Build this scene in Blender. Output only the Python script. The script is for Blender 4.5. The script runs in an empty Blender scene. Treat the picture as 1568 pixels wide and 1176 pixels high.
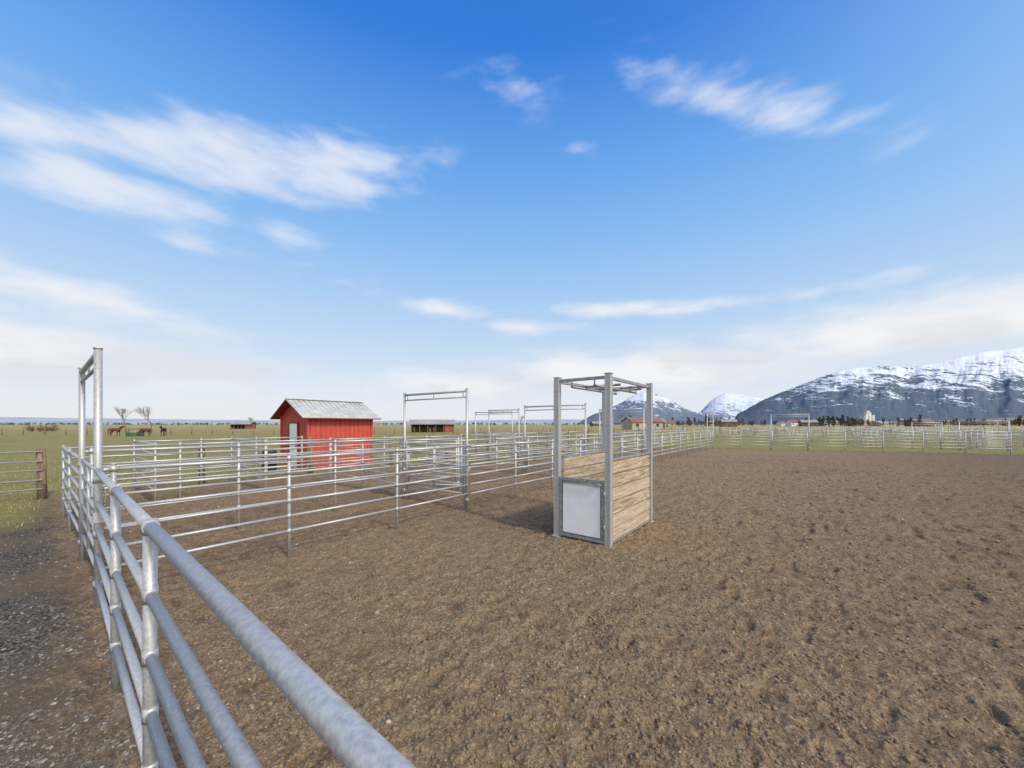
import bpy, math, random
import numpy as np
from mathutils import Vector, Matrix
random.seed(7); rng=np.random.default_rng(7)
scene=bpy.context.scene
col=scene.collection
R=math.radians
# ---------- corral frame: u runs along the alley, v across it ----------
EU=(0.6197,0.7849); EV=(-0.7849,0.6197)
def W(p): return (p[0]*EU[0]+p[1]*EV[0], p[0]*EU[1]+p[1]*EV[1], p[2])
def I(p): return tuple(p)

# ---------- materials ----------
def newmat(name):
    m=bpy.data.materials.new(name); m.use_nodes=True
    nt=m.node_tree; b=nt.nodes['Principled BSDF']; return m,nt,b
def N(nt,t,**k):
    n=nt.nodes.new(t)
    for a,v in k.items(): setattr(n,a,v)
    return n
def L(nt,a,b): nt.links.new(a,b)
def setv(sock,v,nt):
    if isinstance(v,bpy.types.NodeSocket): nt.links.new(v,sock)
    else: sock.default_value=v
def M(nt,op,a,b=None,c=None,clamp=False):
    n=nt.nodes.new('ShaderNodeMath'); n.operation=op; n.use_clamp=clamp
    setv(n.inputs[0],a,nt)
    if b is not None: setv(n.inputs[1],b,nt)
    if c is not None: setv(n.inputs[2],c,nt)
    return n.outputs[0]
def MR(nt,v,a,b,c=0.0,d=1.0,smooth=True):
    n=nt.nodes.new('ShaderNodeMapRange'); n.interpolation_type='SMOOTHSTEP' if smooth else 'LINEAR'
    setv(n.inputs[0],v,nt); n.inputs[1].default_value=a; n.inputs[2].default_value=b
    n.inputs[3].default_value=c; n.inputs[4].default_value=d; return n.outputs[0]
def MIX(nt,f,a,b,blend='MIX'):
    n=nt.nodes.new('ShaderNodeMix'); n.data_type='RGBA'; n.blend_type=blend
    setv(n.inputs[0],f,nt)
    for s,v in ((n.inputs[6],a),(n.inputs[7],b)):
        if isinstance(v,bpy.types.NodeSocket): nt.links.new(v,s)
        else: s.default_value=(v[0],v[1],v[2],1)
    return n.outputs[2]
def NOI(nt,vec,scale,detail=4,rough=.55,dist=0.0):
    n=nt.nodes.new('ShaderNodeTexNoise'); n.inputs['Scale'].default_value=scale
    n.inputs['Detail'].default_value=detail; n.inputs['Roughness'].default_value=rough
    n.inputs['Distortion'].default_value=dist
    if vec is not None: nt.links.new(vec,n.inputs['Vector'])
    return n.outputs['Fac']
def POS(nt): return nt.nodes.new('ShaderNodeNewGeometry').outputs['Position']
def BUMP(nt,h,strength,dist,b):
    n=nt.nodes.new('ShaderNodeBump'); n.inputs['Strength'].default_value=strength
    n.inputs['Distance'].default_value=dist; nt.links.new(h,n.inputs['Height'])
    nt.links.new(n.outputs[0],b.inputs['Normal'])
def simple(name,c1,c2,scale=8,rough=.7,metal=0,bump=0,bd=.01,stretch=None,r2=None):
    m,nt,b=newmat(name); p=POS(nt)
    if stretch:
        mp=N(nt,'ShaderNodeMapping'); mp.inputs['Scale'].default_value=stretch; L(nt,p,mp.inputs[0]); p=mp.outputs[0]
    f=NOI(nt,p,scale,3,.6); f=MR(nt,f,.32,.68)
    L(nt,MIX(nt,f,c1,c2),b.inputs['Base Color'])
    b.inputs['Roughness'].default_value=rough; b.inputs['Metallic'].default_value=metal
    if r2 is not None: L(nt,MR(nt,f,0,1,rough,r2),b.inputs['Roughness'])
    if bump: BUMP(nt,NOI(nt,p,scale*4,3,.6),bump,bd,b)
    return m
galv=simple('galvanized_steel',(.42,.415,.40),(.56,.555,.54),60,.40,.40,.08,.0008,r2=.52)
galv_d=simple('galvanized_steel_dull',(.22,.222,.225),(.36,.362,.365),20,.5,.25,.2,.002)
dark=simple('dark_steel',(.03,.03,.035),(.07,.07,.07),20,.6,.3)
white=simple('white_panel',(.85,.85,.84),(.90,.90,.89),5,.35)
redm=simple('red_metal_siding',(.46,.066,.040),(.54,.084,.050),3,.5)
redd=simple('red_trim',(.16,.02,.015),(.22,.03,.02),3,.5)
redb=simple('faded_red_siding',(.22,.06,.04),(.30,.09,.06),.5,.8)
roofm=simple('roof_metal',(.44,.45,.41),(.58,.58,.53),2.5,.5,.1)
woodp=simple('weathered_post_wood',(.13,.09,.055),(.30,.22,.15),22,.9,0,.6,.01,(1,1,.15))
horse_m=simple('horse_coat',(.09,.028,.012),(.15,.05,.022),3,.55)
horse_k=simple('horse_coat_dark',(.03,.014,.008),(.05,.022,.012),3,.55)
greenm=simple('green_paint',(.01,.11,.07),(.02,.16,.10),5,.5)
hay=simple('hay',(.35,.28,.10),(.5,.4,.18),20,.95)
bark=simple('bark',(.13,.10,.08),(.24,.19,.15),12,.9)
blackp=simple('black_plastic',(.015,.015,.017),(.03,.03,.03),9,.5)

def plankmat():
    m,nt,b=newmat('plank_wood'); p=POS(nt)
    gn=nt.nodes.new('ShaderNodeNewGeometry'); isl=gn.outputs['Random Per Island']
    mp=N(nt,'ShaderNodeMapping'); mp.inputs['Rotation'].default_value=(0,0,-math.atan2(EU[1],EU[0]))
    L(nt,p,mp.inputs[0])
    ad=N(nt,'ShaderNodeVectorMath',operation='ADD'); L(nt,mp.outputs[0],ad.inputs[0])
    cb=N(nt,'ShaderNodeCombineXYZ'); L(nt,M(nt,'MULTIPLY',isl,37.0),cb.inputs[0]); L(nt,cb.outputs[0],ad.inputs[1])
    mp2=N(nt,'ShaderNodeMapping'); mp2.inputs['Scale'].default_value=(1.0,9,13); L(nt,ad.outputs[0],mp2.inputs[0])
    f=NOI(nt,mp2.outputs[0],2.0,6,.66,.9)
    g=NOI(nt,ad.outputs[0],3.2,4,.6)
    mp3=N(nt,'ShaderNodeMapping'); mp3.inputs['Scale'].default_value=(2.2,1,7); L(nt,ad.outputs[0],mp3.inputs[0])
    k=NOI(nt,mp3.outputs[0],1.6,3,.5)
    c=MIX(nt,MR(nt,f,.34,.66),(.21,.14,.085),(.60,.49,.345))
    c=MIX(nt,MR(nt,g,.42,.72,0,.6),c,(.36,.30,.23))
    c=MIX(nt,MR(nt,k,.62,.74,0,.75),c,(.15,.10,.065))
    c=MIX(nt,MR(nt,isl,0,1,0,.4),c,(.54,.45,.33))
    L(nt,c,b.inputs['Base Color']); b.inputs['Roughness'].default_value=.85
    BUMP(nt,f,.7,.008,b); return m
plank=plankmat()

class MB:
    def __init__(s,T=W): s.v=[];s.f=[];s.m=[];s.T=T;s.sm=[]
    def quad(s,pts,mi=0):
        b=len(s.v); s.v+= [s.T(p) for p in pts]; s.f.append(tuple(range(b,b+len(pts)))); s.m.append(mi); s.sm.append(False)
    def box(s,c,d,mi=0):
        x,y,z=c; a,b_,h=d[0]/2,d[1]/2,d[2]/2; b=len(s.v)
        for dz in(-h,h):
            for dx,dy in((-a,-b_),(a,-b_),(a,b_),(-a,b_)): s.v.append(s.T((x+dx,y+dy,z+dz)))
        for f in((0,3,2,1),(4,5,6,7),(0,1,5,4),(1,2,6,5),(2,3,7,6),(3,0,4,7)):
            s.f.append(tuple(b+i for i in f)); s.m.append(mi); s.sm.append(False)
    def tube(s,p,q,r,n=10,mi=0,r2=None,cap=True,raw=False):
        p=Vector(p if raw else s.T(p)); q=Vector(q if raw else s.T(q)); d=(q-p)
        if d.length<1e-6:return
        d.normalize(); a=d.orthogonal().normalized(); c=d.cross(a); b=len(s.v); r2=r if r2 is None else r2
        for P,rr in((p,r),(q,r2)):
            for i in range(n):
                t=2*math.pi*i/n; o=P+(a*math.cos(t)+c*math.sin(t))*rr; s.v.append(tuple(o))
        for i in range(n):
            j=(i+1)%n; s.f.append((b+i,b+j,b+n+j,b+n+i)); s.m.append(mi); s.sm.append(True)
        if cap:
            s.f.append(tuple(b+i for i in range(n-1,-1,-1))); s.f.append(tuple(b+n+i for i in range(n))); s.m+=[mi,mi]; s.sm+=[False,False]
    def obj(s,name,mats,parent=None):
        me=bpy.data.meshes.new(name); me.from_pydata(s.v,[],s.f); 
        for m in mats: me.materials.append(m)
        me.polygons.foreach_set('material_index',s.m); me.polygons.foreach_set('use_smooth',s.sm); me.update()
        o=bpy.data.objects.new(name,me); col.objects.link(o)
        if parent: o.parent=parent
        return o
def empty(name,loc=(0,0,0)):
    e=bpy.data.objects.new(name,None); e.location=loc; col.objects.link(e); e.empty_display_size=.3; return e

def vn(x,y,seed=0.0):
    ix=np.floor(x);iy=np.floor(y);fx=x-ix;fy=y-iy
    fx=fx*fx*(3-2*fx);fy=fy*fy*(3-2*fy)
    def h(a,b):
        s=np.sin(a*127.1+b*311.7+seed*17.3)*43758.5453; return s-np.floor(s)
    return (h(ix,iy)*(1-fx)+h(ix+1,iy)*fx)*(1-fy)+(h(ix,iy+1)*(1-fx)+h(ix+1,iy+1)*fx)*fy
def fbm(x,y,o=5,seed=0.):
    s=0;a=.5
    for i in range(o):
        s=s+a*vn(x*2**i,y*2**i,seed+i); a*=.5
    return s
def ground_h(x,y):
    u=x*EU[0]+y*EU[1]; v=x*EV[0]+y*EV[1]; r=np.hypot(x,y)
    c45,s45=.8,.6
    xr=x*c45-y*s45; yr=x*s45+y*c45
    wx=xr+.10*(vn(x*5,y*5,3)-.5); wy=yr+.10*(vn(x*5,y*5,4)-.5)
    big=(vn(x*.5,y*.5,9)-.5)*.04
    clod=(vn(wx*3.2,wy*3.2,1)-.5)*.018
    c2=(1-np.abs(2*vn(wx*8,wy*8,2)-1)); c2=(c2-.5)*.018
    c3=(vn(wx*19,wy*19,5)-.5)*.026+(vn(wx*42,wy*42,6)-.5)*.013
    # hoof prints: oval pits, more of them toward the open side of the arena
    pu=u+.14*(vn(x*3,y*3,15)-.5); pv=v+.14*(vn(x*3,y*3,16)-.5)
    den=.72-.05*np.clip((3-v)/8,0,1)
    pit=-np.clip(vn(pu*3.8+9,pv*7.0,12)-den,0,1)*.15-np.clip(vn(pu*6.0+3,pv*3.9,31)-den-.03,0,1)*.15
    hz=big+clod+c2+c3+pit
    grav=np.clip((.35-u)/.5,0,1)
    hz=hz*(1-grav)+grav*(big*.8+c3*.5)
    fade=np.clip((45-r)/25,0,1)
    return hz*fade

fr=np.arange(R(-64),R(64),.0025); bk=np.arange(R(64),R(296),R(2.5))
ang=np.concatenate([fr,bk]); 
rad=np.concatenate([[0.05,.5,1.0,1.4],np.geomspace(1.7,32,620),np.geomspace(34,30000,60)])
A,RR=np.meshgrid(ang,rad); X=RR*np.sin(A);Y=RR*np.cos(A);Z=ground_h(X,Y)
nr,na=X.shape
vs=np.stack([X,Y,Z],-1).reshape(-1,3)
i=np.arange(nr-1)[:,None]*na; j=np.arange(na)[None,:]; j2=(j+1)%na
q=np.stack([i+j,i+na+j,i+na+j2,i+j2],-1).reshape(-1,4)
q=q[:,::-1]
def npmesh(name,vs,faces,mats,smooth=True):
    k=faces.shape[1]
    me=bpy.data.meshes.new(name); me.vertices.add(len(vs)); me.vertices.foreach_set('co',vs.astype(np.float32).ravel())
    me.loops.add(faces.size); me.loops.foreach_set('vertex_index',faces.astype(np.int32).ravel())
    me.polygons.add(len(faces)); me.polygons.foreach_set('loop_start',np.arange(0,faces.size,k,dtype=np.int32))
    me.polygons.foreach_set('loop_total',np.full(len(faces),k,dtype=np.int32))
    me.polygons.foreach_set('use_smooth',np.full(len(faces),smooth))
    for m in mats: me.materials.append(m)
    me.update(calc_edges=True); me.validate()
    o=bpy.data.objects.new(name,me); col.objects.link(o); return o
def groundmat():
    m,nt,b=newmat('ground_soil_gravel_grass'); p=POS(nt)
    sx=N(nt,'ShaderNodeSeparateXYZ'); L(nt,p,sx.inputs[0]); x,y,z=sx.outputs
    u=M(nt,'ADD',M(nt,'MULTIPLY',x,EU[0]),M(nt,'MULTIPLY',y,EU[1]))
    v=M(nt,'ADD',M(nt,'MULTIPLY',x,EV[0]),M(nt,'MULTIPLY',y,EV[1]))
    n1=NOI(nt,p,.7,3); n2=NOI(nt,p,6,4,.65); n3=NOI(nt,p,38,4,.72)
    d=MIX(nt,MR(nt,n2,.3,.7),(.192,.130,.076),(.295,.210,.126))
    d=MIX(nt,MR(nt,n3,.50,.68),d,(.45,.34,.215))
    d=MIX(nt,MR(nt,n3,.46,.30),d,(.095,.063,.040))
    d=MIX(nt,MR(nt,n1,.50,.75,0,.35),d,(.175,.126,.084))
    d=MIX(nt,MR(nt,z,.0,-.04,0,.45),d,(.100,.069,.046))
    dk=M(nt,'MULTIPLY',MR(nt,M(nt,'ADD',v,M(nt,'MULTIPLY',n1,4)),4.0,-8.0),.60)
    d=MIX(nt,dk,d,(.130,.098,.072))
    vo=N(nt,'ShaderNodeTexVoronoi'); vo.inputs['Scale'].default_value=46; L(nt,p,vo.inputs['Vector'])
    grain=M(nt,'MULTIPLY',MR(nt,vo.outputs['Distance'],.28,.16),MR(nt,n2,.46,.62))
    d=MIX(nt,M(nt,'MULTIPLY',grain,.45),d,(.52,.42,.29))
    vg=N(nt,'ShaderNodeTexVoronoi'); vg.inputs['Scale'].default_value=34; L(nt,p,vg.inputs['Vector'])
    sc=N(nt,'ShaderNodeSeparateColor'); L(nt,vg.outputs['Color'],sc.inputs[0])
    g=MIX(nt,sc.outputs[0],(.075,.070,.064),(.26,.24,.21))
    g=MIX(nt,MR(nt,vg.outputs['Distance'],.3,.7),g,(.04,.034,.028))
    g=MIX(nt,MR(nt,n1,.42,.60,0,.85),g,MIX(nt,n3,(.11,.08,.054),(.24,.18,.12)))
    gm=MR(nt,M(nt,'ADD',u,M(nt,'MULTIPLY',n2,1.0)),1.05,.45)
    c=MIX(nt,gm,d,g)
    gr=MIX(nt,MR(nt,n2,.3,.7),(.175,.160,.055),(.33,.275,.115))
    gr=MIX(nt,MR(nt,n3,.4,.7,0,.35),gr,(.38,.32,.165))
    n6=NOI(nt,p,.25,3,.6)
    mp=N(nt,'ShaderNodeMapping'); mp.inputs['Rotation'].default_value=(0,0,.12); mp.inputs['Scale'].default_value=(.010,.055,1); L(nt,p,mp.inputs[0])
    n5=NOI(nt,mp.outputs[0],1.0,4,.6)
    gr=MIX(nt,MR(nt,n6,.45,.65,0,.5),gr,(.195,.180,.065))
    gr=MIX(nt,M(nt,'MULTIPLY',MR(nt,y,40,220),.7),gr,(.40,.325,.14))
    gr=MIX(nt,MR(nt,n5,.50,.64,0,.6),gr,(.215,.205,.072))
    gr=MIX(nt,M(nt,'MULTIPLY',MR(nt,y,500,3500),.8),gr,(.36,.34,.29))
    lim=M(nt,'ADD',MR(nt,u,10,20,16,9.3,False),M(nt,'MULTIPLY',M(nt,'SUBTRACT',n1,.5),2.0))
    m1=MR(nt,M(nt,'SUBTRACT',v,lim),-.3,.9)
    m2=M(nt,'MULTIPLY',MR(nt,u,.5,-.4),MR(nt,M(nt,'ADD',v,M(nt,'MULTIPLY',n1,2)),12.5,13.8))
    cl=M(nt,'ADD',M(nt,'SUBTRACT',u,34.9),M(nt,'MULTIPLY',M(nt,'SUBTRACT',v,6.2),.302))
    m3=MR(nt,M(nt,'ADD',cl,n1),.2,1.4)
    m4=MR(nt,v,-34,-36)
    gm2=M(nt,'MAXIMUM',M(nt,'MAXIMUM',m1,m2),M(nt,'MAXIMUM',m3,m4))
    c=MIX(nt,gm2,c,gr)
    L(nt,c,b.inputs['Base Color']); b.inputs['Roughness'].default_value=.95
    b.inputs['Specular IOR Level'].default_value=.1
    BUMP(nt,n3,1.0,.03,b)
    return m
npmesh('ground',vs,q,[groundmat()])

t=(1+5**.5)/2
ico=np.array([(-1,t,0),(1,t,0),(-1,-t,0),(1,-t,0),(0,-1,t),(0,1,t),(0,-1,-t),(0,1,-t),(t,0,-1),(t,0,1),(-t,0,-1),(-t,0,1)])/1.9
icof=np.array([(0,11,5),(0,5,1),(0,1,7),(0,7,10),(0,10,11),(1,5,9),(5,11,4),(11,10,2),(10,7,6),(7,1,8),(3,9,4),(3,4,2),(3,2,6),(3,6,8),(3,8,9),(4,9,5),(2,4,11),(6,2,10),(8,6,7),(9,8,1)])
def scatter(name,px,py,size,mat,flat=.65,smooth=False):
    n=len(px); v=ico[None]*(1+.35*rng.standard_normal((n,12,1)).clip(-1,1))
    a=rng.random(n)*6.283; s=size[:,None]*(np.array([1,.8,flat])[None]*(.75+.5*rng.random((n,3))))
    v=v*s[:,None,:]
    ca,sa=np.cos(a)[:,None],np.sin(a)[:,None]
    x=v[...,0]*ca-v[...,1]*sa; y=v[...,0]*sa+v[...,1]*ca
    z=v[...,2]+(ground_h(px,py)+size*flat*.25)[:,None]
    vs=np.stack([x+px[:,None],y+py[:,None],z],-1).reshape(-1,3)
    f=(icof[None]+12*np.arange(n)[:,None,None]).reshape(-1,3)
    return npmesh(name,vs,f,[mat],smooth)
def polar(n,r0,r1,a0,a1,p=1.0):
    r=r0*(r1/r0)**(rng.random(n)**p); a=R(a0)+(R(a1)-R(a0))*rng.random(n); return r*np.sin(a),r*np.cos(a)
def uvof(x,y): return x*EU[0]+y*EU[1], x*EV[0]+y*EV[1]
def islandmat(name,cols,rough=.9,tint=(.12,.09,.065)):
    m,nt,b=newmat(name); g=nt.nodes.new('ShaderNodeNewGeometry'); r=N(nt,'ShaderNodeValToRGB')
    e=r.color_ramp.elements; e[0].color=(*cols[0],1); e[1].color=(*cols[-1],1)
    for k,c in enumerate(cols[1:-1]): 
        q_=e.new((k+1)/(len(cols)-1)); q_.color=(*c,1)
    L(nt,g.outputs['Random Per Island'],r.inputs[0])
    f=NOI(nt,g.outputs['Position'],40,2); L(nt,MIX(nt,MR(nt,f,.3,.7,0,.35),r.outputs[0],tint),b.inputs['Base Color'])
    b.inputs['Roughness'].default_value=rough; b.inputs['Specular IOR Level'].default_value=.2; return m
px,py=polar(28000,1.6,26,-62,62); u,v=uvof(px,py)
k=(u>.3)&(v<16); px,py=px[k],py[k]; rr=np.hypot(px,py)
scatter('dirt_clods',px,py,(.005+.013*rng.random(len(px))**2.5)*(1+rr*.05),islandmat('clod_soil',[(.16,.108,.065),(.25,.175,.105),(.20,.138,.083),(.33,.24,.15)],tint=(.17,.12,.08)),.6,True)
px,py=polar(260,2.2,26,-60,62); u,v=uvof(px,py); k=(u>.4)&(v<16); px,py=px[k],py[k]
scatter('pale_stones',px,py,.006+.019*rng.random(len(px))**3.5,islandmat('pale_stone',[(.46,.41,.33),(.62,.58,.50),(.38,.32,.25)],tint=(.34,.28,.21)),.7)
px,py=polar(60000,2.0,16,-66,-5); u,v=uvof(px,py)
k=((u<.30+.25*rng.standard_normal(len(u)))&(v<13))|((u<1.3)&(rng.random(len(u))<.16)&(v<6)); 
dn=vn(px*1.1,py*1.1,40); k&=(dn>.40)|(rng.random(len(u))<.25)
px,py=px[k],py[k]
scatter('gravel',px,py,.006+.011*rng.random(len(px))**2,islandmat('gravel_stone',[(.08,.075,.07),(.15,.14,.13),(.11,.10,.09),(.23,.21,.185),(.14,.12,.10),(.42,.40,.36)]),.6)
def grass(name,px,py,h,mat):
    n=len(px); a=rng.random(n)*6.283; lean=rng.standard_normal((n,2))*.35*h[:,None]; w=.006+.004*rng.random(n)+h*.04
    z=ground_h(px,py)
    b0=np.stack([px-np.cos(a)*w,py-np.sin(a)*w,z-.01],-1); b1=np.stack([px+np.cos(a)*w,py+np.sin(a)*w,z-.01],-1)
    tp=np.stack([px+lean[:,0],py+lean[:,1],z+h],-1)
    vs=np.stack([b0,b1,tp],1).reshape(-1,3); return npmesh(name,vs,np.arange(3*n).reshape(-1,3),[mat],False)
gx,gy=polar(90000,9,60,-62,62,.8); u,v=uvof(gx,gy)
lim=16-np.clip((u-10)/10,0,1)*6.7
k=(v>lim+.2+1.2*(vn(gx*.7,gy*.7,5)-.3))|((u<.1)&(v>12))|((u-34.9+(v-6.2)*.302)>.6)
k&=(vn(gx*.6,gy*.6,77)>.25); gx,gy=gx[k],gy[k]
grass('grass',gx,gy,.03+.08*rng.random(len(gx))**2,islandmat('grass_blade',[(.17,.165,.055),(.31,.265,.10),(.44,.37,.19),(.22,.21,.075)],tint=(.29,.25,.11)))

def pipe_fence(name,p0,p1,posts,rails,hp=1.55,rp=.024,rt=.024,rr=.019,n=8,wob=.012,collar=True,foot=-.12):
    b=MB(); d=Vector((p1[0]-p0[0],p1[1]-p0[1])); Lg=d.length; d/=Lg
    for s_ in posts:
        q_=(p0[0]+d.x*s_,p0[1]+d.y*s_)
        b.tube((q_[0],q_[1],foot),(q_[0],q_[1],hp),rp,n)
        b.tube((q_[0],q_[1],hp-.002),(q_[0],q_[1],hp+.012),rp*1.12,n)
    ends=sorted(set([0.0]+list(posts)+[Lg]))
    for k_,z in enumerate(rails):
        prev=None
        r_=rt if k_==0 else rr
        for a in ends:
            dz=random.uniform(-wob,wob); q_=(p0[0]+d.x*a,p0[1]+d.y*a,z+dz)
            if prev: b.tube(prev,q_,r_,n)
            prev=q_
            if collar and a in posts:
                b.tube((q_[0]-d.x*.035,q_[1]-d.y*.035,q_[2]),(q_[0]+d.x*.035,q_[1]+d.y*.035,q_[2]),r_*1.2,n)
                b.tube((q_[0],q_[1],q_[2]-.035),(q_[0],q_[1],q_[2]+.035),rp*1.14,n)
    return b.obj(name,[galv])
R6=[1.5,1.28,1.06,.84,.62,.40]
R5=[1.5,1.16,.86,.58,.30]
pipe_fence('pipe_corral_fence',(.23,-4.0),(.41,6.02),[.7,2.6,6.547,8.18],R5,hp=1.52,rp=.0275,rt=.028,rr=.0225,n=20,wob=.004)
pipe_fence('pipe_corral_fence',(.40,8.55),(.36,12.5),[2.1,3.95],R6,n=10)
def posts(a,b,st=1.83): 
    k_=int((b-a)/st); return [i_*(b-a)/k_ for i_ in range(1,k_+1)]
pipe_fence('pipe_corral_fence',(.42,6.17),(6.2,6.17),[.12,1.95,3.85],R6,n=10)
pipe_fence('pipe_corral_fence',(6.25,6.17),(32.3,6.17),[1.72]+[1.72+1.83*i_ for i_ in range(1,14)],R6)
pipe_fence('pipe_corral_fence',(.42,8.52),(6.1,8.52),[.1,1.97,3.83],[1.6,1.38,1.14,.9,.66,.42],hp=1.66,n=10)
pipe_fence('pipe_corral_fence',(6.15,8.52),(34.5,8.52),posts(0,28.35),R6)
pipe_fence('pipe_corral_fence',(.36,12.5),(6.1,12.5),posts(0,5.7),R6)
pipe_fence('pipe_corral_fence',(6.1,12.5),(24,12.5),posts(0,17.9),R6)
pipe_fence('pipe_corral_fence',(1.8,15.7),(6.5,15.7),posts(0,4.7,1.5),R6)
for uu,v0,v1 in((6.1,8.6,12.5),(12.1,9.0,12.5),(18,8.6,14.2),(24,8.6,12.5),(30,8.6,11),(1.8,12.5,15.7),(4.2,12.5,15.7)):
    pipe_fence('pipe_corral_fence',(uu,v0),(uu,v1),[0.02]+posts(0,v1-v0),R6)
P0=(34.7,6.2);P1=(41.0,-14.6)
dl=math.hypot(P1[0]-P0[0],P1[1]-P0[1])
def onl(s_): return (P0[0]+(P1[0]-P0[0])*s_/dl,P0[1]+(P1[1]-P0[1])*s_/dl)
pipe_fence('pipe_arena_fence',P0,onl(4.0),posts(0,4.0),R6)
pipe_fence('pipe_arena_fence',onl(6.55),P1,posts(0,dl-6.55,2.0),R6)
pipe_fence('pipe_arena_fence',(41,-14.6),(-2,-30),posts(0,45.6,2.4),R6)
def XY(x,y): return (x*EU[0]+y*EU[1], x*EV[0]+y*EV[1])
for a,b_ in(((67,77),(45,33)),((45,33),(62,24)),((41,64),(75,50)),((20,46),(41,64)),((34.6,28.7),(46,36)),((30,29.8),(40,44)),((38,60),(110,62)),((60,95),(130,80)),((28,40),(52,46))):
    A_,B_=XY(*a),XY(*b_); dd=math.hypot(A_[0]-B_[0],A_[1]-B_[1])
    pipe_fence('pipe_paddock_fence',A_,B_,posts(0,dd,2.4),[1.5,1.2,.9,.6,.3],n=5,collar=False,rp=.035)

def bow_gate(p0,p1,H=2.83,leaf=True,r=.03,swing=None):
    b=MB(); d=Vector((p1[0]-p0[0],p1[1]-p0[1])); Lg=d.length; d/=Lg
    def q_(s_,z,o=0): return (p0[0]+d.x*s_-d.y*o,p0[1]+d.y*s_+d.x*o,z)
    for s_ in(0,Lg):
        b.tube(q_(s_,-.12),q_(s_,H-.0),r,14)
        sg=1 if s_==0 else -1
        b.tube(q_(s_+sg*.075,.0),q_(s_+sg*.075,1.55),r*.75,10)
        for z in(.25,.8,1.4): b.tube(q_(s_-sg*.0,z),q_(s_+sg*.09,z),.014,6); b.tube(q_(s_,z-.04),q_(s_,z+.04),r*1.2,12)
        b.tube(q_(s_,H-.002),q_(s_,H+.014),r*1.15,12)
    b.tube(q_(0,H-.05),q_(Lg,H-.05),r*.9,12)
    b.tube(q_(0,H-.19),q_(Lg,H-.19),r*.6,10)
    for s_ in(.12,Lg-.12,Lg*.5): b.tube(q_(s_,H-.19),q_(s_,H-.05),.010,6)
    if leaf:
        a=.12;e=Lg-.12
        if swing is None: g=q_
        else:
            cs,sn=math.cos(swing),math.sin(swing)
            def g(s_,z): return q_(a+(s_-a)*cs,z,(s_-a)*sn)
        for z in R6: b.tube(g(a,z-.02),g(e,z-.02),.019,9)
        for s_ in(a,e,(a+e)/2): b.tube(g(s_,.36),g(s_,1.5),.02,9)
        b.tube(g(e-.2,.95),g(e+.12,.95),.012,6)
    b.box((p0[0],p0[1],.98),(.085,.085,.11))
    for k_ in range(9):
        z=1.30-k_*.035; o=.045+.012*(k_%2); b.tube(q_(.0,z,-o),q_(.0,z-.036,-.045-.012*((k_+1)%2)),.006,5)
    return b.obj('bow_gate',[galv])
bow_gate((.42,6.12),(.42,8.48),r=.034)
bow_gate((6.22,6.25),(6.1,8.47))
bow_gate((6.2,8.6),(7.9,8.3),leaf=True,H=1.62,swing=-.9)
bow_gate((12.1,6.22),(12.1,8.9),H=2.75)
bow_gate((18.1,6.22),(18.1,8.5),H=2.8)
bow_gate((18.0,14.2),(18.0,17.3),H=2.83)
bow_gate((15.0,11.4),(15.2,13.6),H=2.8)
bow_gate((32.4,6.2),(34.7,6.2))
bow_gate(onl(4.05),onl(6.5))
bow_gate(XY(34.4,28.9),XY(36.5,27.6),H=2.3)
bow_gate(XY(33.0,31.0),XY(34.8,30.4),H=2.2)

b=MB()
for uu in [-14,-10.5,-7,-3.5,.1,3.5,7.06,10.9,14.5,18,21.5,25,28.5,32]:
    h=random.uniform(1.35,1.5); b.tube((uu,16.2,-.1),(uu+random.uniform(-.03,.03),16.2,h),.095,12,0,.085)
b.obj('wooden_post_fence',[woodp])
b=MB()
for z in(.28,.52,.78,1.02,1.28): b.tube((-16,16.08,z),(.1,16.08,z),.019,6)
for uu in(-1.8,-5.2): b.tube((uu,16.08,-.1),(uu,16.08,1.4),.022,8)
b.obj('pipe_paddock_fence',[galv])
b=MB()
for z in(.4,.8,1.2): b.tube((.1,16.1,z),(32,16.1,z),.006,4)
b.obj('wire_fence',[galv_d])
b=MB(I)
for (x0,y0,x1,y1,st) in((-140,72,60,80,4),(-60,120,190,115,5),(38,72,125,68,4),(-12,55,24,60,4)):
    n_=int(math.hypot(x1-x0,y1-y0)/st)
    for k_ in range(n_+1):
        x=x0+(x1-x0)*k_/n_;y=y0+(y1-y0)*k_/n_; b.tube((x,y,-.1),(x,y,1.4+random.uniform(-.1,.1)),.08,6)
    for z in(.5,.9,1.25): b.tube((x0,y0,z),(x1,y1,z),.012,4)
b.obj('field_fence',[woodp])

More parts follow.
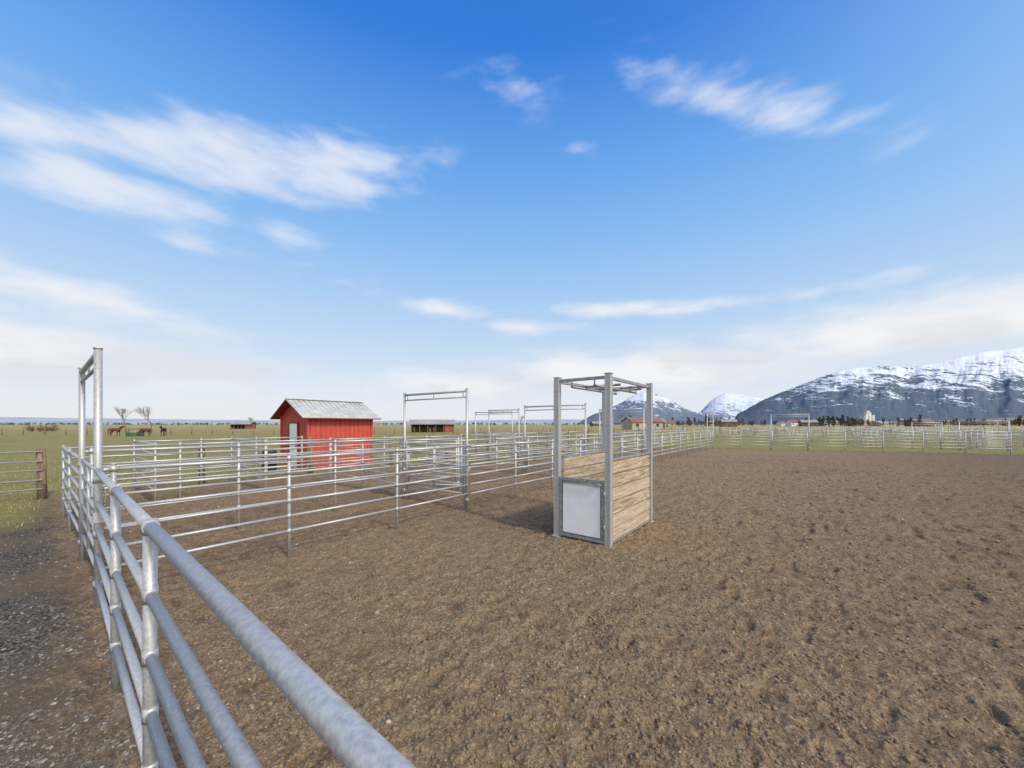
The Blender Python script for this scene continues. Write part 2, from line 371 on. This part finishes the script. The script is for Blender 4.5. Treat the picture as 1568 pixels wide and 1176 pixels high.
def chute():
    e=empty('livestock_stocks',W((6.79,3.05,0)))
    def add(b,name,mats):
        o=b.obj(name,mats); o.parent=e; o.matrix_parent_inverse=Matrix.Translation(-Vector(e.location)); return o
    u0,u1,v0,v1=5.79,7.79,2.56,3.53
    b=MB()
    for uu in(u0,u1):
        for vv in(v0,v1):
            so=-1 if vv==v0 else 1; su=-1 if uu==u0 else 1
            b.box((uu,vv,1.405),(.092,.092,2.85)); 
            b.box((uu+su*.049,vv-.038,1.395),(.006,.022,2.79)); b.box((uu+su*.049,vv+.038,1.395),(.006,.022,2.79))
            b.box((uu-.038,vv+so*.049,1.395),(.022,.006,2.79)); b.box((uu+.038,vv+so*.049,1.395),(.022,.006,2.79))
            b.box((uu,vv,2.835),(.12,.12,.012)); b.box((uu,vv,.012),(.16,.16,.014))
            for z in(.35,.75,1.15,2.0,2.6): b.tube((uu+su*.05,vv,z),(uu+su*.062,vv,z),.011,8)
    add(b,'uprights',[galv])
    b=MB()
    for vv in(v0,v1): b.box(((u0+u1)/2,vv,2.765),(u1-u0-.095,.05,.05)); 
    for uu in(u0,u1): b.box((uu,(v0+v1)/2,2.775),(.05,v1-v0-.095,.05))
    for uu in(6.35,6.95,7.4): b.tube((uu,v0+.03,2.70),(uu,v1-.03,2.70),.022,10)
    for vv in(2.83,3.26): b.tube((u0+.03,vv,2.66),(u1-.03,vv,2.66),.022,10)
    for vv in(2.83,3.26):
        for uu in(u0+.04,u1-.04): b.tube((uu,vv,2.64),(uu,vv,2.76),.012,8)
    add(b,'top_frame',[galv_d])
    b=MB()
    z=.06
    for h in [.215]*6:
        for vv in(v0+.004,v1-.004):
            b.box(((u0+u1)/2+random.uniform(-.004,.004),vv+random.uniform(-.005,.005),z+h/2),(u1-u0-.10,.042,h-.012-random.uniform(0,.008)))
        z+=h+.008
    add(b,'plank_sides',[plank])
    b=MB()
    for vv,s_ in((v0,-1),(v1,1)):
        for zz in(.045,1.42): b.box(((u0+u1)/2,vv,zz),(u1-u0-.1,.055,.02))
    ug=u0-.02
    b.box((ug,(v0+v1)/2,1.045),(.05,v1-v0-.10,.055),0); b.box((ug,(v0+v1)/2,.075),(.05,v1-v0-.10,.055),0)
    for vv in(v0+.085,v1-.085): b.box((ug,vv,.56),(.048,.06,.912),0)
    b.box((u1,(v0+v1)/2,.075),(.05,v1-v0-.10,.055),0)
    b.box((u1,(v0+v1)/2,1.045),(.05,v1-v0-.10,.055),0)
    for vv in(v0+.2,v1-.2,(v0+v1)/2): b.tube((u1,vv,.09),(u1,vv,1.03),.02,10)
    for z_ in(.3,.85): b.tube((ug-.03,v0+.055,z_-.05),(ug-.03,v0+.055,z_+.05),.016,8)
    b.tube((ug-.04,v1-.12,1.0),(ug-.04,v0+.1,1.0),.012,8); b.box((ug-.035,v0+.2,1.0),(.03,.08,.05))
    add(b,'end_gate_frame',[galv_d])
    b=MB(); b.box((ug,(v0+v1)/2,.56),(.022,v1-v0-.24,.90)); 
    add(b,'end_gate_panel',[white])
    b=MB(); b.box((ug-.012,(v0+v1)/2,.111),(.02,v1-v0-.235,.012)); b.box((ug-.012,(v0+v1)/2,1.008),(.02,v1-v0-.235,.012))
    for vv in(v0+.122,v1-.122): b.box((ug-.012,vv,.56),(.02,.010,.882))
    add(b,'end_gate_gasket',[dark])
chute()

def shed():
    e=empty('red_shed',W((9,19,0)))
    def add(b,name,mats):
        o=b.obj(name,mats); o.parent=e; o.matrix_parent_inverse=Matrix.Translation(-Vector(e.location))
    u0,u1,v0,v1=7.5,10.6,17.5,20.4; he=2.42; hr=3.12; vm=(v0+v1)/2
    b=MB()
    b.quad([(u0,v0,-.05),(u1,v0,-.05),(u1,v0,he),(u0,v0,he)]); b.quad([(u1,v1,-.05),(u0,v1,-.05),(u0,v1,he),(u1,v1,he)])
    for uu in(u0,u1): b.quad([(uu,v1,-.05),(uu,v0,-.05),(uu,v0,he),(uu,vm,hr),(uu,v1,he)])
    uu=u0+.12
    while uu<u1-.05: 
        for vv,s_ in((v0,-1),(v1,1)): b.box((uu,vv+s_*.016,he/2+.02),(.035,.032,he-.06))
        uu+=.229
    vv=v0+.12
    while vv<v1-.05:
        h=he+(hr-he)*(1-abs(vv-vm)/(vm-v0))-.03
        if 18.42<vv<19.45:
            b.box((u0-.012,vv,(2.12+h)/2),(.024,.035,h-2.12))
        else: b.box((u0-.012,vv,h/2+.02),(.024,.035,h-.04))
        b.box((u1+.012,vv,h/2+.02),(.024,.035,h-.04)); vv+=.229
    add(b,'walls',[redm])
    b=MB()
    for uu in(u0,u1):
        for vv in(v0,v1): b.box((uu,vv,he/2),(.10,.10,he-.02))
    add(b,'corner_trim',[redm])
    b=MB(); ov=.32; oe=.38; sl=(hr-he)/(vm-v0)
    def rz(vv): return hr+.06-abs(vv-vm)*sl
    for s_ in(-1,1):
        ve=vm+s_*((vm-v0)+oe); t_=.05
        a_=(u0-oe,vm,rz(vm)); b_=(u1+ov,vm,rz(vm)); c_=(u1+ov,ve,rz(ve)); d_=(u0-oe,ve,rz(ve))
        lo=lambda p:(p[0],p[1],p[2]-t_)
        b.quad([a_,b_,c_,d_]); b.quad([lo(a_),lo(d_),lo(c_),lo(b_)],1)
        b.quad([d_,c_,lo(c_),lo(d_)],1); b.quad([a_,d_,lo(d_),lo(a_)],1); b.quad([b_,lo(b_),lo(c_),c_],1)
        uu=u0-oe+.06
        while uu<u1+ov:
            b.tube((uu,vm,rz(vm)+.008),(uu,ve,rz(ve)+.008),.02,6); uu+=.229
    b.box(((u0+u1)/2,vm,hr+.08),(u1-u0+oe+ov,.22,.02))
    add(b,'roof',[roofm,redd])
    b=MB(); b.box((u0-.02,18.93,1.03),(.05,.86,2.02)); b.box((u0-.05,18.93,1.55),(.015,.6,.7)); b.box((u0-.05,18.93,.6),(.015,.6,.7))
    add(b,'door',[white])
    b=MB()
    for vv in(18.46,19.40): b.box((u0-.03,vv,1.05),(.07,.07,2.1))
    b.box((u0-.03,18.93,2.09),(.07,.87,.06)); b.tube((u0-.05,18.60,1.0),(u0-.1,18.60,1.0),.03,8,1)
    add(b,'door_frame',[redd,dark])
shed()
b=MB(); x,y=6.35,18.6
for a_,c_,r1,r2 in((0,.15,.27,.29),(.15,.7,.29,.29),(.7,.86,.29,.26)): b.tube((x,y,a_),(x,y,c_),r1,20,0,r2)
b.tube((x,y,.3),(x,y,.33),.30,20);b.tube((x,y,.58),(x,y,.61),.30,20)
b.obj('black_barrel',[blackp])

tan=simple('tan_siding',(.35,.30,.24),(.45,.4,.33),.3,.8)
wht=simple('white_siding',(.62,.62,.62),(.75,.75,.74),.3,.8)
brn=simple('brown_siding',(.14,.08,.05),(.2,.12,.08),.3,.8)
roofg=simple('grey_roof',(.24,.24,.24),(.34,.34,.34),.3,.8)
roofr=simple('rust_roof',(.20,.10,.07),(.28,.15,.10),.3,.8)
def building(name,x,y,w,d,h,rh,wall,roof,open_front=False,rot=0):
    e=empty(name,(x,y,0)); cs,sn=math.cos(rot),math.sin(rot)
    T=lambda p:(p[0]*cs-p[1]*sn,p[0]*sn+p[1]*cs,p[2])
    b=MB(T)
    if open_front:
        b.box((0,d/2,h/2),(w,.15,h),1); b.box((w/2-w*.11,-.3,h/2),(w*.22,d-.6,h-.02)); b.box((-w/2,0,h/2),(.15,d,h),1)
        for k_ in range(5): b.box((-w/2+w*.75*k_/4,-d/2+.1,h/2),(.2,.2,h),1)
    else:
        b.box((0,0,h/2),(w,d,h))
    for sx in(-w/2,w/2): b.quad([(sx,-d/2,h),(sx,d/2,h),(sx,0,h+rh)])
    b.obj('walls',[wall,brn],e)
    b=MB(T); o=.5; s_=rh/(d/2)
    for sg in(-1,1):
        b.quad([(-w/2-o,0,h+rh+.1),(w/2+o,0,h+rh+.1),(w/2+o,sg*(d/2+o),h+.1-o*s_),(-w/2-o,sg*(d/2+o),h+.1-o*s_)])
        b.quad([(-w/2-o,0,h+rh-.1),(-w/2-o,sg*(d/2+o),h-.1-o*s_),(w/2+o,sg*(d/2+o),h-.1-o*s_),(w/2+o,0,h+rh-.1)])
    b.box((0,-d/2-o,h-o*s_),(w+2*o,.08,.22))
    b.obj('roof',[roof],e)
    if not open_front:
        b=MB(T)
        n_=max(2,int(w/3.5))
        for k_ in range(n_):
            xx=-w/2+w*(k_+.5)/n_
            if k_==n_//2: b.box((xx,-d/2-.03,1.05),(1.0,.08,2.1))
            else: b.box((xx,-d/2-.03,h*.55),(1.2,.08,1.1))
        b.obj('windows_and_door',[dark],e)
    return e
building('horse_shelter',-20.5,97,10.5,5,2.3,.9,redb,roofg,True,.25)
building('horse_shelter',-123,172,8,5,2.3,.9,redb,roofg,True,.1)
building('barn',52,150,13,8,3.2,1.6,tan,roofr,False,.2)
building('barn',76,210,16,9,3.4,1.8,brn,roofg,False,-.1)
hx=[(120,300),(150,380),(190,330),(235,420),(95,420),(300,400),(340,470),(410,420),(470,520),(280,520),(520,560),(600,540),(560,640),(170,500),(260,330),(380,350),(215,370),(330,390),(455,450),(250,470),(400,500),(520,470)]
for k_,(x,y) in enumerate(hx):
    building('house',x,y,random.uniform(10,18),random.uniform(9,12),random.uniform(3,4.6),random.uniform(1.8,2.8),random.choice([tan,wht,brn,tan]),random.choice([roofg,roofr,roofg]),False,random.uniform(-.4,.4))
for x,y in((-420,600),(-250,700)):
    building('farmhouse',x,y,16,10,4,2.5,tan,roofg,False,.2)
conc=simple('pale_concrete',(.5,.48,.45),(.62,.6,.56),.1,.85)
e=empty('grain_elevator',(946,1000,0)); b=MB(I)
for k_ in range(3):
    for j_ in range(2): b.tube((-9+9*k_,-4.5+9*j_,0),(-9+9*k_,-4.5+9*j_,26),4.7,20)
b.obj('silos',[conc],e)
b=MB(I); b.box((0,0,30),(13,9,9)); b.box((0,0,36.5),(7,7,4.5)); b.box((0,0,26.1),(27,16,.8)); b.box((-18,0,5),(9,12,10)); b.obj('headhouse',[conc],e)
b=MB(I)
for k_ in(-4,0,4): b.box((k_,-4.55,31),(1.4,.2,1.6))
b.obj('windows',[dark],e)

def bare_tree(x,y,H,seed,name='bare_tree'):
    rd=random.Random(seed); b=MB(I)
    def br(p,d,l,r,dep):
        q_=p+d*l; b.tube(p,q_,r,7 if dep<2 else 4,0,r*.72,cap=False,raw=True)
        if dep>=6: return
        for k_ in range(3 if dep in(1,2,3) else 2):
            nd=(d+Vector((rd.gauss(0,.36),rd.gauss(0,.36),rd.uniform(.0,.4)))).normalized()
            br(q_,nd,l*rd.uniform(.66,.9),r*.64,dep+1)
    br(Vector((0,0,-.1)),Vector((rd.uniform(-.08,.08),0,1)).normalized(),H*.25,H*.018,0)
    o=b.obj(name,[bark]); o.location=(x,y,0); return o
bare_tree(-103,100,7.2,3); bare_tree(-96,100,7.8,11); 
bare_tree(-128,185,6,5); bare_tree(4,190,8,8); bare_tree(70,240,10,9)
def tree_belt(name,items,mat):
    V=[]
    for (x,y,h,kind) in items:
        n_=70; 
        if kind=='c':
            tt=rng.random(n_)**.7; rr_=(1-tt)*h*.2*(.5+.6*rng.random(n_)); zz=h*(.08+.92*tt)
        else:
            dd=rng.standard_normal((n_,3)); dd/=np.linalg.norm(dd,axis=1)[:,None]; dd*=rng.random((n_,1))**.4
            zz=h*(.58+.42*dd[:,2]); rr_=np.hypot(dd[:,0],dd[:,1])*h*.42
        an=rng.random(n_)*6.283; c=np.stack([x+rr_*np.cos(an),y+rr_*np.sin(an),zz],-1)
        s_=h*.09; tri=c[:,None,:]+rng.standard_normal((n_,3,3))*s_*.75
        V.append(tri.reshape(-1,3))
        w=h*.018; V.append(np.array([[x-w,y,-.1],[x+w,y,-.1],[x,y,h*.7],[x,y-w,-.1],[x,y+w,-.1],[x,y,h*.7]]))
    vs=np.concatenate(V); return npmesh(name,vs,np.arange(len(vs)).reshape(-1,3),[mat],False)
it=[]
for k_ in range(680):
    y=random.uniform(330,900); ta=random.uniform(.28,1.75)
    if random.random()<.22: ta=random.gauss(.86,.05)
    kind='c' if (random.random()<.42 or abs(ta-.86)<.05) else 'd'
    it.append((ta*y,y,random.uniform(4,9.5)*(1.15 if kind=='c' else .9),kind))
for k_ in range(650):
    y=random.uniform(700,1300); ta=random.uniform(-1.7,.28); it.append((ta*y,y,random.uniform(3.5,8.5)*(y/1000)**.5,'d'))
tree_belt('distant_trees',it,islandmat('distant_tree_foliage',[(.03,.04,.03),(.07,.065,.045),(.12,.10,.075),(.04,.055,.04),(.15,.125,.095)],.95))
it=[(-118+random.uniform(-4,4),95+random.uniform(-2,2),random.uniform(1.2,2.0),'d') for _ in range(14)]
tree_belt('bare_bushes',it,islandmat('bush_twigs',[(.10,.06,.04),(.18,.11,.075),(.24,.16,.11)],.95))

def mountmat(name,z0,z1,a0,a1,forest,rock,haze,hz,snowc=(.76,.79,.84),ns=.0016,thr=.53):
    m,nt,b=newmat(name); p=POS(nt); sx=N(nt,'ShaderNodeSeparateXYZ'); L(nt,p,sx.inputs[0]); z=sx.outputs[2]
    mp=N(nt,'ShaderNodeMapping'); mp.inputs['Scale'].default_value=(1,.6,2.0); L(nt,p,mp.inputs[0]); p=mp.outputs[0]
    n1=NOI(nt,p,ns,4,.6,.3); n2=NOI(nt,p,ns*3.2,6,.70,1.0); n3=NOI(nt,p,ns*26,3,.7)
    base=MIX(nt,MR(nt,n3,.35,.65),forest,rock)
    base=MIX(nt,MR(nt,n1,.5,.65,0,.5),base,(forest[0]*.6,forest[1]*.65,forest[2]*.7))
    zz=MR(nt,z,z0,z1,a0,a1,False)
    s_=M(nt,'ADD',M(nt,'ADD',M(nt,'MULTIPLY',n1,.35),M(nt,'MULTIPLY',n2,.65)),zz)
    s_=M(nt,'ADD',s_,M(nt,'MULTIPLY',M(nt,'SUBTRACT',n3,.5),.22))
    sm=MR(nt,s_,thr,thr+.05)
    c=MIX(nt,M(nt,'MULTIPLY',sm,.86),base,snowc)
    c=MIX(nt,hz,c,haze)  # aerial haze painted into the base colour
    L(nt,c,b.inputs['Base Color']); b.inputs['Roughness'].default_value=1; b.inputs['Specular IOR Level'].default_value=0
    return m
def mount(name,Yc,ta,te,mat,depth,na_=420,nd=70,rough=.16,seed=1.,crest=.010):
    xs=np.linspace(ta[0],ta[-1],na_); prof=np.interp(xs,ta,te)
    prof=prof+ (fbm(xs*11,xs*0+seed,5,seed)-.48)*crest*np.clip(prof/.06,0,1)
    t_=np.linspace(-1,.6,nd)
    T_,XX=np.meshgrid(t_,xs,indexing='ij'); P=np.tile(prof,(nd,1))*Yc
    yy=Yc+T_*depth; xx=XX*yy
    shape=np.where(T_<0,(1+T_)**1.1,1-(T_/.6)**1.3*.9)
    rid=1-np.abs(2*fbm(XX*14+.8*fbm(XX*5,T_*2,3,seed),T_*1.3+2,5,seed+3)-1)
    n_=fbm(XX*30,T_*5+7,4,seed+9)
    zz=P*shape*(1-rough*2.2*(1-rid)*(1-np.exp(-((T_)/.25)**2))-rough*.5*n_*(np.abs(T_)>.03))
    zz=zz*np.minimum(1,(yy/Yc)*1.02+.0) - 5
    vs=np.stack([xx,yy,zz],-1).reshape(-1,3)
    i=np.arange(nd-1)[:,None]*na_; j=np.arange(na_-1)[None,:]
    f=np.stack([i+j,i+j+1,i+na_+j+1,i+na_+j],-1).reshape(-1,4)
    return npmesh(name,vs,f,[mat])
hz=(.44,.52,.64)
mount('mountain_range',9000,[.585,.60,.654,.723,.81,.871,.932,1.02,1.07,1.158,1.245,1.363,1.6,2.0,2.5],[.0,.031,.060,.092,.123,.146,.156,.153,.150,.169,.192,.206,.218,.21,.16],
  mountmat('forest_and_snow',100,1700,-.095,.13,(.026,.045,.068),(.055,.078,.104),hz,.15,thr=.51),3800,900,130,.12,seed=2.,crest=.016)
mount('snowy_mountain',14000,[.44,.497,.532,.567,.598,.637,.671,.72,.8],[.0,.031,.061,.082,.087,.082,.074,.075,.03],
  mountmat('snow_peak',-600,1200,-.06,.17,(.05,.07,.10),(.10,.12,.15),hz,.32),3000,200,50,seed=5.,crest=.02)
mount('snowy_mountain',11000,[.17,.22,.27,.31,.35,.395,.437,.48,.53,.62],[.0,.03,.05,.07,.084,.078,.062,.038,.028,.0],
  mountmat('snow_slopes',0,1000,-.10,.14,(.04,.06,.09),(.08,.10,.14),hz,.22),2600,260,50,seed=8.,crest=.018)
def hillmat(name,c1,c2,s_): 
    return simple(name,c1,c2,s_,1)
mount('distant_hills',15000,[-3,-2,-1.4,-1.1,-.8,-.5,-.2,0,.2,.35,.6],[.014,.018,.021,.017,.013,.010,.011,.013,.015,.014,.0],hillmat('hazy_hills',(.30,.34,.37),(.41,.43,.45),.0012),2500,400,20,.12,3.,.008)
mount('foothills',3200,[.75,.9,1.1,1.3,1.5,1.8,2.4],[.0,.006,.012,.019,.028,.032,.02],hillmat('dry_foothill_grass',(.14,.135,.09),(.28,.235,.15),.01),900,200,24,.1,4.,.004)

def horse(x,y,rot,graze,mat,k=1.0):
    pts=[];edges=[];rad_=[]
    def P(p,r,par=None):
        pts.append(p); rad_.append(r); i_=len(pts)-1
        if par is not None: edges.append((par,i_))
        return i_
    pel=P((-.55,0,1.22),(.29,.31)); 
    mid=P((-.1,0,1.13),(.28,.30),pel); ch=P((.40,0,1.15),(.27,.33),mid); br_=P((.62,0,1.18),(.20,.26),ch)
    cr=P((-.78,0,1.22),(.22,.23),pel)
    if graze:
        n1=P((.88,0,1.05),(.13,.19),br_); n2=P((1.12,0,.78),(.10,.13),n1); h1=P((1.27,0,.52),(.10,.12),n2); h2=P((1.30,0,.30),(.075,.085),h1); h3=P((1.31,0,.12),(.06,.065),h2)
        ears=[((1.24,.07,.66),(1.20,.09,.76)),((1.24,-.07,.66),(1.20,-.09,.76))]
    else:
        n1=P((.88,0,1.38),(.13,.20),br_); n2=P((1.10,0,1.60),(.10,.14),n1); h1=P((1.28,0,1.66),(.10,.12),n2); h2=P((1.47,0,1.50),(.075,.085),h1); h3=P((1.60,0,1.38),(.06,.065),h2)
        ears=[((1.22,.06,1.74),(1.24,.08,1.88)),((1.22,-.06,1.74),(1.24,-.08,1.88))]
    for sy in(.15,-.15):
        off=.06 if sy>0 else -.06
        a=P((.45,sy,.90),(.13,.12),ch); b1=P((.47+off,sy,.62),(.075,.07),a); c1=P((.46+off,sy,.46),(.058,.058),b1); d1=P((.46+off,sy,.18),(.038,.038),c1); P((.50+off,sy,.03),(.06,.055),d1)
        a=P((-.60,sy,.98),(.18,.15),pel); b1=P((-.52-off,sy,.76),(.11,.09),a); c1=P((-.78-off,sy,.50),(.062,.055),b1); d1=P((-.74-off,sy,.20),(.040,.038),c1); P((-.70-off,sy,.03),(.06,.055),d1)
    t1=P((-.98,0,1.20),(.06,.06),cr); t2=P((-1.06,0,.95),(.07,.07),t1); P((-1.05,0,.55),(.04,.04),t2)
    me=bpy.data.meshes.new('horse'); me.from_pydata(pts,edges,[]); me.materials.append(mat)
    o=bpy.data.objects.new('horse',me); col.objects.link(o)
    md=o.modifiers.new('Skin','SKIN'); 
    for i_,r in enumerate(rad_): me.skin_vertices[0].data[i_].radius=r
    me.skin_vertices[0].data[0].use_root=True
    md.use_smooth_shade=True
    s_=o.modifiers.new('Sub','SUBSURF'); s_.levels=2; s_.render_levels=2
    b=MB(I)
    for p,q_ in ears: b.tube(p,q_,.035,6,0,.005)
    a_=Vector(pts[br_])+Vector((-.05,0,.28)); c_=Vector(pts[n2])+Vector((-.05,0,.14))
    if graze: c_=Vector(pts[n2])+Vector((.05,0,.15))
    b.tube(tuple(a_),tuple(c_),.045,6,1,.03)
    b.obj('ears_and_mane',[mat,horse_k],o)
    o.location=(x,y,0); o.rotation_euler=(0,0,rot); o.scale=(k,k,k); return o
horse(-67.6,64,R(5),False,horse_m)
horse(-62.0,63.5,R(178),True,horse_m,.97)
horse(-60.8,65.5,R(150),False,horse_k)
b=MB(I); n_=20
for k_ in range(n_):
    a0=2*math.pi*k_/n_; a1=2*math.pi*(k_+1)/n_
    c=lambda a,z,r=1.1:(r*math.cos(a),r*math.sin(a),z)
    b.quad([c(a0,.05),c(a1,.05),c(a1,.6),c(a0,.6)]); b.quad([c(a1,.05,1.08),c(a0,.05,1.08),c(a0,.6,1.08),c(a1,.6,1.08)])
    for z in(.6,1.25,.05): b.tube(c(a0,z),c(a1,z),.03,6)
    b.tube(c(a0,.6),c(a0,1.25),.025,6)
for k_ in range(40):
    a0=random.random()*6.28; r=random.random()*.8; b.tube((r*math.cos(a0),r*math.sin(a0),.1),(r*math.cos(a0)*.8,r*math.sin(a0)*.8,random.uniform(.6,.95)),.2,6,1,.1)
o=b.obj('hay_feeder',[greenm,hay]); o.location=(-64.8,64.5,0)

# ---------- sky ----------
w=bpy.data.worlds.new('World'); scene.world=w; w.use_nodes=True; nt=w.node_tree
bg=nt.nodes['Background']
sxy=Vector((.69,-.72)).normalized(); EL=R(40)
sun_dir=Vector((sxy.x*math.cos(EL),sxy.y*math.cos(EL),math.sin(EL)))
sky=N(nt,'ShaderNodeTexSky',sky_type='NISHITA'); sky.sun_disc=False; sky.sun_elevation=EL; sky.sun_rotation=math.atan2(sxy.x,sxy.y)
tc=N(nt,'ShaderNodeTexCoord'); D=tc.outputs['Generated']
nm=N(nt,'ShaderNodeVectorMath',operation='NORMALIZE'); L(nt,D,nm.inputs[0]); D=nm.outputs[0]
sx=N(nt,'ShaderNodeSeparateXYZ'); L(nt,D,sx.inputs[0]); dx,dy,dz=sx.outputs
el=M(nt,'MULTIPLY',M(nt,'ARCSINE',dz),180/math.pi)
az=M(nt,'MULTIPLY',M(nt,'ARCTAN2',dx,dy),180/math.pi)
rp=N(nt,'ShaderNodeValToRGB'); L(nt,MR(nt,el,0,60,0,1,False),rp.inputs[0])
st=[(0,(.84,.87,.91)),(.07,(.78,.84,.93)),(.17,(.61,.75,.93)),(.30,(.42,.64,.94)),(.42,(.275,.535,.93)),(.55,(.16,.42,.89)),(.75,(.040,.225,.76)),(1,(.014,.14,.58))]
e_=rp.color_ramp.elements; e_[0].position=0; e_[0].color=(*st[0][1],1); e_[1].position=1; e_[1].color=(*st[-1][1],1)
for p_,c_ in st[1:-1]: x_=e_.new(p_); x_.color=(*c_,1)
rs=N(nt,'ShaderNodeVectorMath',operation='SCALE'); L(nt,rp.outputs[0],rs.inputs[0]); rs.inputs['Scale'].default_value=10
skyc=MIX(nt,.92,sky.outputs[0],rs.outputs[0])
cv=N(nt,'ShaderNodeCombineXYZ'); L(nt,M(nt,'ADD',M(nt,'MULTIPLY',az,.05),M(nt,'MULTIPLY',el,.02)),cv.inputs[0]); L(nt,M(nt,'SUBTRACT',M(nt,'MULTIPLY',el,.15),M(nt,'MULTIPLY',az,.008)),cv.inputs[1])
cn=NOI(nt,cv.outputs[0],2.6,6,.50,.1); 
cn2=NOI(nt,cv.outputs[0],1.3,4,.5)
blobs=[(-35,30.0,20,3.1,12,1.05),(-28,30.6,11,3.2,6,.95),(-53,25.8,8,1.8,14,.9),(-46,23.2,8,2.2,3,1.15),(33,35.3,16,2.8,-27,.60),(22,40.5,7,2.2,-20,.5),(0,41.8,10,2.8,-8,.42),(-31,23.3,5,1.6,0,.7),(-40,20.6,6,1.2,0,.55),
(11,36,3,1.1,0,.6),(-54,12.5,18,2.4,-6,.85),(17,16.3,14,1.3,-3,.85),(-12,17,9,1.4,-4,.75),(2,14.5,9,1.5,0,.65),(18,7.8,22,3.0,0,1.2),(-6,6.0,16,2.2,0,.95),(-50,6.5,20,3.2,0,1.05),(50,10.2,20,2.9,0,1.25),(44,15.5,9,1.3,0,.5),(-27,19.5,7,1.3,0,.45),(130,38,45,16,0,1.0),(-140,38,45,16,0,1.0)]  # last two: unseen clouds added behind the camera to brighten shaded faces
mask=None
for (a,e0,ra,re,ro,s_) in blobs:
    da=M(nt,'SUBTRACT',az,float(a)); de=M(nt,'SUBTRACT',el,float(e0)); c_,n_=math.cos(R(ro)),math.sin(R(ro))
    p1=M(nt,'ADD',M(nt,'MULTIPLY',da,c_/ra),M(nt,'MULTIPLY',de,n_/ra))
    p2=M(nt,'ADD',M(nt,'MULTIPLY',da,-n_/re),M(nt,'MULTIPLY',de,c_/re))
    d2=M(nt,'ADD',M(nt,'MULTIPLY',p1,p1),M(nt,'MULTIPLY',p2,p2))
    g=M(nt,'MULTIPLY',M(nt,'EXPONENT',M(nt,'MULTIPLY',d2,-.8)),s_)
    mask=g if mask is None else M(nt,'MAXIMUM',mask,g)
dens=M(nt,'ADD',mask,M(nt,'MULTIPLY',M(nt,'SUBTRACT',cn,.5),1.5))
cov=M(nt,'MULTIPLY',MR(nt,dens,.18,1.15),MR(nt,mask,.04,.35))
cov=M(nt,'MULTIPLY',cov,.90)
lowc=MR(nt,el,14,7)
shade=M(nt,'MULTIPLY',MR(nt,cn2,.44,.60),lowc)
cc=MIX(nt,M(nt,'MULTIPLY',shade,.65),(9.2,9.2,9.3),(6.6,6.8,7.5))
cc=MIX(nt,MR(nt,el,12,25),cc,(7.9,8.3,9.3))
final=MIX(nt,cov,skyc,cc)
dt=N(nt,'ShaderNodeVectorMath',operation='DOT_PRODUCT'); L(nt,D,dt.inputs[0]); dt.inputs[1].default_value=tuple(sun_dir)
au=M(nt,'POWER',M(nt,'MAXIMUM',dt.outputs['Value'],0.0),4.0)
final=MIX(nt,M(nt,'MULTIPLY',au,.9),final,(24,22.5,20))  # sun glow added outside the view to soften the lighting
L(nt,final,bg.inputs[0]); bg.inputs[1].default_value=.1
ld=bpy.data.lights.new('sun','SUN'); ld.energy=2.4; ld.angle=R(5); ld.color=(1,.93,.83)
lo=bpy.data.objects.new('sun',ld); col.objects.link(lo); lo.rotation_euler=sun_dir.to_track_quat('Z','Y').to_euler(); lo.location=(20,-20,30)
# ---------- camera ----------
cd=bpy.data.cameras.new('camera'); co=bpy.data.objects.new('camera',cd); col.objects.link(co)
cd.sensor_width=36; cd.lens=36*575/1568; cd.shift_y=62/1568; cd.clip_start=.05; cd.clip_end=60000
co.location=(0,0,2); co.rotation_euler=(R(90),0,0)
scene.camera=co
scene.view_settings.view_transform='Standard'; scene.view_settings.look='None'; scene.view_settings.exposure=0
